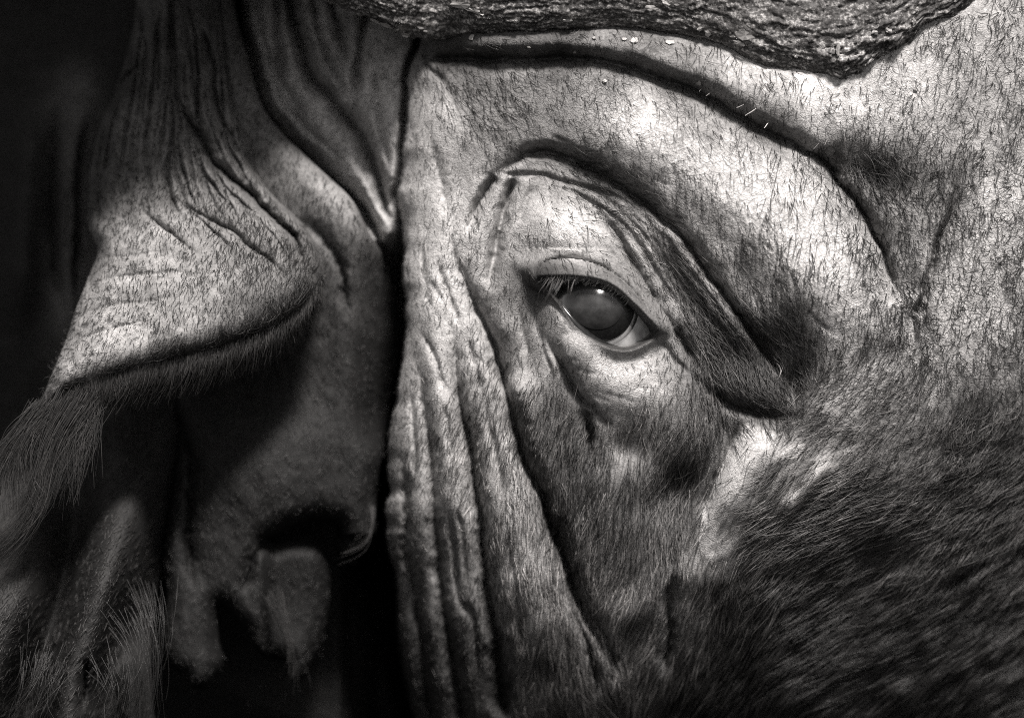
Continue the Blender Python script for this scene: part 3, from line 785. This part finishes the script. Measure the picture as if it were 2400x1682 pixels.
# ------------------------------------------------------------------ hair
def hair_object(name, pos, rad, tone, parent, kind="stuff"):
    """pos (n,k,3) metres, rad (n,k) metres, tone (n,)"""
    n, k = pos.shape[:2]
    hc = bpy.data.hair_curves.new(name)
    hc.add_curves([k] * n)
    hc.position_data.foreach_set("vector", np.ascontiguousarray(pos, dtype=np.float32).ravel())
    ra = hc.attributes.get("radius") or hc.attributes.new("radius", 'FLOAT', 'POINT')
    ra.data.foreach_set("value", np.ascontiguousarray(rad, dtype=np.float32).ravel())
    ta = hc.attributes.new("tone", 'FLOAT', 'CURVE'); ta.data.foreach_set("value", np.asarray(tone, np.float32))
    hc.materials.append(M_HAIR)
    o = bpy.data.objects.new(name, hc); col.objects.link(o); o.parent = parent
    if kind: o["kind"] = kind
    return o

def grow(s, u, v, ang, L, rad, tone, lift, curl, k=5, maxfall=0.6):
    """strands lying on a sheet; ang in degrees (0 right, 90 down)"""
    n = len(u); a = np.radians(ang); st = L / (k - 1)
    uu, vv = u.copy(), v.copy()
    hprev = s.at(uu, vv) - 3
    K = np.empty((n, k, 3)); K[:, 0] = W(uu, vv, hprev)
    for i in range(1, k):
        q = i / (k - 1)
        aa = a + curl * (q - 0.2)
        uu = uu + st * np.cos(aa); vv = vv + st * np.sin(aa)
        h = s.at(uu, vv) + 1.5 + L * lift * math.sin(q * math.pi * 0.5)
        h = np.maximum(h, hprev - maxfall * st); h = np.minimum(h, hprev + 2.5 * st + 4)
        K[:, i] = W(uu, vv, h); hprev = h
    taper = np.linspace(1, 0.3, k)[None]
    return K, rad[:, None] * taper * S, tone

# head fur: u, v, direction, length, hairs per 1000 square units, tone, lift, scatter
FUR = [
 (1500,290,55,34,2.2,.02,.25,20),(1600,380,50,36,2.6,.02,.25,18),(1700,520,55,42,5,.02,.25,16),(1800,650,60,46,10,.016,.25,16),(1860,800,65,48,14,.015,.28,18),(1780,740,58,46,13,.018,.25,16),(1150,230,35,52,7,.012,.3,22),(1300,310,25,40,2.0,.015,.3,20),(1750,420,92,40,2.0,.015,.3,18),(1900,560,95,46,2.8,.015,.35,20),(1960,720,95,34,3.2,.015,.35,38),
 (2250,700,80,34,6,.010,.35,75),(2350,480,100,34,7,.012,.35,65),(2350,330,105,34,10,.012,.35,40),(2350,850,85,36,7,.012,.35,40),(2150,500,70,42,11,.010,.35,32),(2050,410,55,44,11,.012,.35,28),(2200,420,95,38,10,.011,.35,38),(2150,330,95,34,7,.012,.35,40),(2130,650,80,40,9,.01,.35,35),(2300,250,115,32,6,.016,.3,40),
 (2000,210,90,22,1.6,.03,.3,35),(1750,230,80,28,5,.02,.3,30),(1400,170,80,20,4,.02,.3,35),(1300,100,30,24,5,.02,.3,40),
 (1000,400,90,11,3,.08,.25,35),(1000,800,90,11,4,.08,.25,35),(1000,1200,95,16,8,.05,.25,25),(1050,1500,95,20,10,.012,.25,22),(1050,1350,95,16,8,.03,.25,22),(1130,1560,92,22,12,.012,.25,20),  # low cheek hairs toned down with the failing light
 (1090,650,95,18,6,.04,.25,30),(1200,700,100,24,7,.04,.25,25),(1200,950,100,32,11,.05,.25,18),(1180,1150,92,26,14,.14,.2,15),(1225,1320,86,32,16,.11,.2,14),(1260,1440,80,40,18,.06,.22,14),(1350,1600,75,50,20,.03,.22,14),
 (1150,500,95,20,5,.03,.25,35),(1340,540,40,36,0.9,.015,.3,25),(1420,890,90,12,0.7,.05,.2,30),(1480,880,90,14,1.5,.05,.2,30),(1310,770,95,16,2,.04,.2,25),(1460,690,60,14,3,.03,.2,25),(1430,800,90,10,2,.03,.2,25),
 (1600,600,50,48,11,.03,.25,16),(1680,740,55,50,17,.022,.25,16),(1770,860,60,44,18,.014,.28,20),(1800,940,40,40,18,.014,.28,24),(1550,520,42,46,9,.03,.25,16),(1450,480,30,40,9,.025,.25,18),(1350,405,25,30,10,.02,.25,18),
 (1500,1000,100,38,13,.05,.25,16),(1350,1050,105,46,18,.026,.28,14),(1250,1000,102,40,16,.02,.28,14),(1310,1180,100,46,18,.02,.28,14),(1450,1150,100,50,20,.024,.28,15),(1600,1080,115,52,20,.028,.28,18),(1500,1300,100,52,20,.03,.25,14),(1590,1350,105,36,15,.10,.22,14),(1520,1415,102,40,16,.09,.22,14),
 (1700,1350,115,62,22,.045,.25,14),(1900,1000,160,50,12,.05,.25,18),(2000,930,168,42,7,.03,.25,25),(2100,1000,150,46,11,.03,.28,25),(1800,1180,148,62,20,.05,.25,15),
 (2000,1200,154,70,22,.03,.25,12),(2300,1000,120,46,14,.025,.3,28),(2350,1200,135,66,22,.025,.28,16),(2000,1500,146,84,22,.02,.25,12),(2350,1600,142,88,22,.022,.25,12),
 (1800,1500,122,78,22,.018,.25,12),(1600,1600,105,70,22,.025,.25,12),
 (850,300,95,14,5,.04,.2,30),(700,300,70,14,5,.04,.2,30),(820,900,90,24,8,.03,.2,25),(300,600,95,18,3,.02,.2,25),(600,1300,95,18,3,.01,.2,25)]
def fur_fields(u, v):
    w_ = [1.0 / (((u - c[0]) ** 2 + (v - c[1]) ** 2 + 45 ** 2) ** 2) for c in FUR]
    W_ = np.sum(w_, 0)
    f_ = lambda i: sum(w * c[i] for w, c in zip(w_, FUR)) / W_
    ca = sum(w * math.cos(math.radians(c[2])) for w, c in zip(w_, FUR)); sa = sum(w * math.sin(math.radians(c[2])) for w, c in zip(w_, FUR))
    return np.degrees(np.arctan2(sa, ca)), f_(3), f_(4), f_(5), f_(6), f_(7)
DMAX = 34.0
n = int((2520 - 560) * (1790 + 60) / 1000 * DMAX)
u = rng.uniform(560, 2520, n); v = rng.uniform(-60, 1790, n)
ang, L, D, tone, lift, scat = fur_fields(u, v)
D = np.where(D > 10, 10 + (D - 10) * 1.9, D)
D = D * np.clip(1 + 1.1 * fbm(u, v, 70, 201, 4), 0.1, 3)
sdv, _, _, _, _ = polydist(u, v, scar[::3], True)
D = np.where(inside(u, v, scar) & (sdv > 3), D * 0.06, D)
D = np.where(~inside(u, v, scar) & (sdv < 40), D * 0.3, D)
dl_, _, tl_, _, _ = polydist(u, v, line_[::2])
D = np.where((dl_ < 20) & (tl_ < .85), D * 0.3, D)
insd = inside(u, v, EYE); de, _, _, _, _ = polydist(u, v, EYE[::3], True)
D = np.where(insd | (de < 9), 0, D)
vb_u = np.interp(u, HU, HVB)
D = np.where(v < vb_u + 4, 0, D)
D = np.where((u < np.interp(v, ve, ue)) & (v > 1000), D * 0.2, D)
kk = rng.uniform(0, DMAX, n) < D
u, v, ang, L, tone, lift, scat, D = [x[kk] for x in (u, v, ang, L, tone, lift, scat, D)]
n = len(u)
fine = np.clip((D - 6) / 10, 0, 1) * (1 - sstep(u, 1950, 2000) * (1 - sstep(v, 860, 940)))                   # 0 sparse bristles, 1 dense coat
ang = ang + rng.normal(0, 1, n) * scat * (1 - 0.35 * fine) + 12 * fbm(u, v, 70, 211, 2) + 14 * fbm(u, v, 160, 215, 2)
L = L * rng.uniform(0.35, 1.5, n)
mix = rng.uniform(0, 1, n)
clump = 1 + 1.3 * fbm(u, v, 26, 221, 3, 150, 2.2)
tone_f = tone * np.where(mix > 0.8, 3.0, np.where(mix > 0.45, 1.3, 0.45)) * np.clip(clump, .25, 2.2)
tone_s = tone * np.where(mix > 0.95, 6.0, 1.0)
tone_f = tone_f * (1 - 0.5 * sstep(v, 1200, 1450) * sstep(u, 1450, 1650))  # dark coat toned down further low on the cheek for deeper shadow
tone = np.clip(tone_f * fine + tone_s * (1 - fine), 0.004, 0.4)
rad = (0.72 + 0.12 * fine + 0.2 * sstep(u, 1600, 1900) * (1 - fine)) * rng.uniform(0.7, 1.25, n)
curl = rng.normal(0, 1, n) * np.clip((scat - 8) / 30.0, 0.12, 2)
K, R_, T_ = grow(head, u, v, ang, L, rad, tone, lift, curl, 5, 1.6)
hair_object("fur", K, R_, T_, o_head)
print("head hairs", n)

# coat of the ear
def sheet_fur(name, s, outline, parent, dens, fields, seed, edge=6):
    r = np.random.default_rng(seed)
    lo, hi = outline.min(0), outline.max(0)
    n = int((hi[0] - lo[0]) * (hi[1] - lo[1]) / 1000 * dens)
    u = r.uniform(lo[0], hi[0], n); v = r.uniform(lo[1], hi[1], n)
    ok = inside(u, v, outline); u, v = u[ok], v[ok]
    ang, L, tone, scat, D = fields(u, v)
    ok = r.uniform(0, dens, len(u)) < D
    u, v, ang, L, tone, scat = [x[ok] for x in (u, v, ang, L, tone, scat)]
    n = len(u)
    ang = ang + r.normal(0, 1, n) * scat + 15 * fbm(u, v, 50, seed + 1, 2)
    L = L * r.uniform(0.6, 1.35, n)
    tone = tone * np.where(r.uniform(0, 1, n) > 0.85, 3, 1)
    K, R_, T_ = grow(s, u, v, ang, L, 0.68 * r.uniform(.7, 1.25, n), tone, np.full(n, .3), r.normal(0, .9, n), maxfall=3.0)
    return hair_object(name, K, R_, T_, parent)
def ear_fields(u, v):
    near_lip = idw([(600,790,1),(450,840,1),(330,868,.9),(200,905,.5),(100,950,.3),(700,720,1),(300,780,0),(450,740,0.05),(560,700,0.1),(170,850,0),(400,600,0),(250,600,0),(650,650,.3),(400,300,0)], u, v, 4, 15)
    ang = idw([(100,900,165),(200,800,150),(400,700,110),(600,700,95),(300,500,100),(500,300,80),(300,850,125),(600,780,95)], u, v, 3, 30)
    return ang, 13 + 42 * near_lip, 0.016 - 0.004 * near_lip, 28 - 16 * near_lip, np.clip(16 + 18 * near_lip, 0, 30) * np.where(v < 400, .6, 1)
sheet_fur("ear_fur", ear, EAR_OUT, o_ear, 30, ear_fields, 301)
sheet_fur("back_fur", back, BACK_OUT, o_back, 10, lambda u, v: (95 + 0 * u, 18 + 0 * u, 0.009 + 0 * u, 22 + 0 * u, 9 + 0 * u), 311)
sheet_fur("inner_fur", inner, IN_OUT, o_inner, 14, lambda u, v: (125 + 0 * u, 22 + 0 * u, 0.018 + 0 * u, 18 + 0 * u, 13 + 0 * u), 321)

# long hair by guides
def guided(name, parent, guides, seed, k=9):
    """guides: (count, spread at root, spread at tip, tone, radius, [(u,v,h)...])"""
    r = np.random.default_rng(seed)
    PP, RR, TT = [], [], []
    for cnt, sr, stp, tn, rd, pts in guides:
        pts = np.array(pts, float)
        c = np.linspace(0, 1, len(pts)); q = np.linspace(0, 1, k)
        G = np.stack([np.interp(q, c, pts[:, i]) for i in range(3)], -1)
        for _ in range(2):
            G[1:-1] = (G[:-2] + 2 * G[1:-1] + G[2:]) / 4
        off0 = r.normal(0, 1, (cnt, 1, 3)) * np.array([sr, sr, sr * .4]); off1 = r.normal(0, 1, (cnt, 1, 3)) * np.array([stp, stp * .6, stp * .5])
        wob = r.normal(0, 1, (cnt, 1, 3)) * 0.16 * stp
        ph = r.uniform(0, 6.28, (cnt, 1, 1))
        qq = q[None, :, None]
        ln = r.uniform(0.55, 1.1, (cnt, 1, 1))
        body = G[None, 0:1] + (G[None] - G[None, 0:1]) * ln
        X = body + off0 * (1 - qq) + off1 * qq ** 1.3 + wob * np.sin(qq * 7 + ph) * qq
        PP.append(W(X[..., 0], X[..., 1], X[..., 2]))
        RR.append(rd * S * r.uniform(.7, 1.25, (cnt, 1)) * np.linspace(1, .35, k)[None])
        TT.append(tn * np.where(r.uniform(0, 1, cnt) > .7, 2.2, .8) * r.uniform(.6, 1.4, cnt))
    return hair_object(name, np.vstack(PP), np.vstack(RR), np.concatenate(TT), parent)
gl = []
LIP = curve([(95,962),(150,928),(230,898),(330,868),(450,840),(550,812),(640,775),(700,735),(738,685)], 7)
for i, (lu, lv) in enumerate(LIP):
    q = i / (len(LIP) - 1)
    h = float(ear.at(np.array([lu]), np.array([lv - 8]))[0]) + 6
    ln = np.interp(q, [0, .15, .35, .6, .85, 1], [120, 100, 82, 78, 66, 40])
    dx = np.interp(q, [0, .3, .6, 1], [-40, -34, -26, -6])
    gl.append((38, 8, 13, .016, .65, [(lu, lv - 14, h), (lu + dx * .1, lv + ln * .3, h + 4), (lu + dx * .5, lv + ln * .7, h - 12), (lu + dx, lv + ln, h - 30)]))
# tip tufts
gl += [(225, 12, 26, .018, .6, [(90,962,0),(55,1000,6),(20,1050,6),(-15,1110,0),(-30,1180,-8)]),
       (165, 14, 26, .018, .6, [(115,962,4),(70,1010,10),(35,1070,10),(28,1150,4),(36,1200,-2)]),
       (285, 22, 20, .018, .6, [(170,950,10),(120,1020,18),(95,1100,20),(88,1180,16),(60,1250,10),(5,1288,4)]),
       (135, 16, 26, .018, .6, [(210,940,6),(165,1010,14),(145,1090,14),(120,1180,10)]),
       (60, 12, 30, .02, .6, [(230,935,6),(215,1010,6),(185,1080,2),(150,1140,-4)]),
       (8, 8, 12, .03, .6, [(215,960,6),(208,1040,8),(190,1110,6),(165,1160,0)])]
guided("ear_fringe", o_ear, gl, 331)
guided("inner_ear_hair", o_inner, [
    (60, 24, 16, .007, .5, [(335,1390,-120),(356,1440,-70),(368,1510,-50),(364,1590,-50),(345,1670,-50)]),
    (45, 30, 24, .007, .5, [(300,1450,-60),(330,1500,-30),(340,1570,-20),(332,1640,-20),(310,1710,-20)]),
    (35, 30, 30, .007, .5, [(250,1560,-30),(270,1610,0),(262,1660,0),(240,1720,0)]),
    (40, 30, 30, .007, .5, [(130,1560,-60),(110,1610,-20),(85,1660,-10),(70,1720,-10)]),
    (35, 24, 26, .007, .5, [(85,1540,-40),(70,1600,-10),(40,1660,-10),(20,1720,-10)])], 341)
guided("back_hair", o_back, [
    (16, 4, 3, .02, .5, [(872,1190,-250),(876,1230,-240),(866,1280,-240),(840,1302,-240),(795,1318,-245)]),
    (30, 14, 14, .015, .8, [(640,1400,-300),(665,1480,-290),(690,1560,-290),(690,1612,-295)])], 351)

# lashes and whiskers
lg = []
for (u0, v0, u1, v1, u2, v2) in [(1296,652,1284,690,1272,712),(1305,654,1290,690,1275,716),(1314,655,1296,686,1282,708),(1290,650,1276,680,1266,700),(1322,655,1302,690,1280,716),(1332,656,1331,684,1328,706),
                                 (1300,650,1282,672,1270,694),(1310,652,1300,676,1288,694),(1345,656,1336,680,1330,694),(1284,652,1272,676,1268,692)]:
    lg.append((2, 2.5, 4, .05, .5, [(u0, v0, 96), (u1, v1, 122), (u2, v2, 112)]))
for uu in np.linspace(1270, 1470, 36):
    vv = float(np.interp(uu, [1262,1300,1345,1400,1442,1478], [655,650,650,658,677,709]))
    lg.append((2, 3, 4, .008, .5, [(uu, vv - 2, 92), (uu - 4, vv + 6, 104), (uu - 12, vv + 14, 106)]))
guided("eyelashes", o_eye, lg, 361, 6)
wg = []
for pts in [[(1380,850),(1362,875),(1352,905),(1342,950)],[(1410,865),(1392,890),(1385,925),(1380,968)],[(1332,805),(1320,818),(1305,832)],[(1318,798),(1312,805),(1302,812)],
            [(1560,620),(1520,612),(1480,618)],[(1625,622),(1632,608),(1650,596)],[(1820,850),(1832,862),(1826,880)],[(1835,860),(1828,880),(1822,892)]]:
    pts = [(a, b_, float(head.at(np.array([a], float), np.array([b_], float))[0]) + 12 + 6 * i) for i, (a, b_) in enumerate(pts)]
    wg.append((1, 0.5, 1.5, .12, 1.0, pts))
for (a, b_, x, y) in [(1655,226,1668,216),(1722,258,1742,246),(1748,272,1772,256),(1790,302,1800,288),(1905,350,1918,336),(1925,348,1938,330),(1635,218,1645,208)]:
    h = float(head.at(np.array([x], float), np.array([y], float))[0])
    wg.append((1, 0.5, 1.5, .2, 1.1, [(x, y, h), ((x + a) / 2, (y + b_) / 2, h + 14), (a, b_, h + 18)]))
guided("whiskers", o_head, wg, 371, 6)
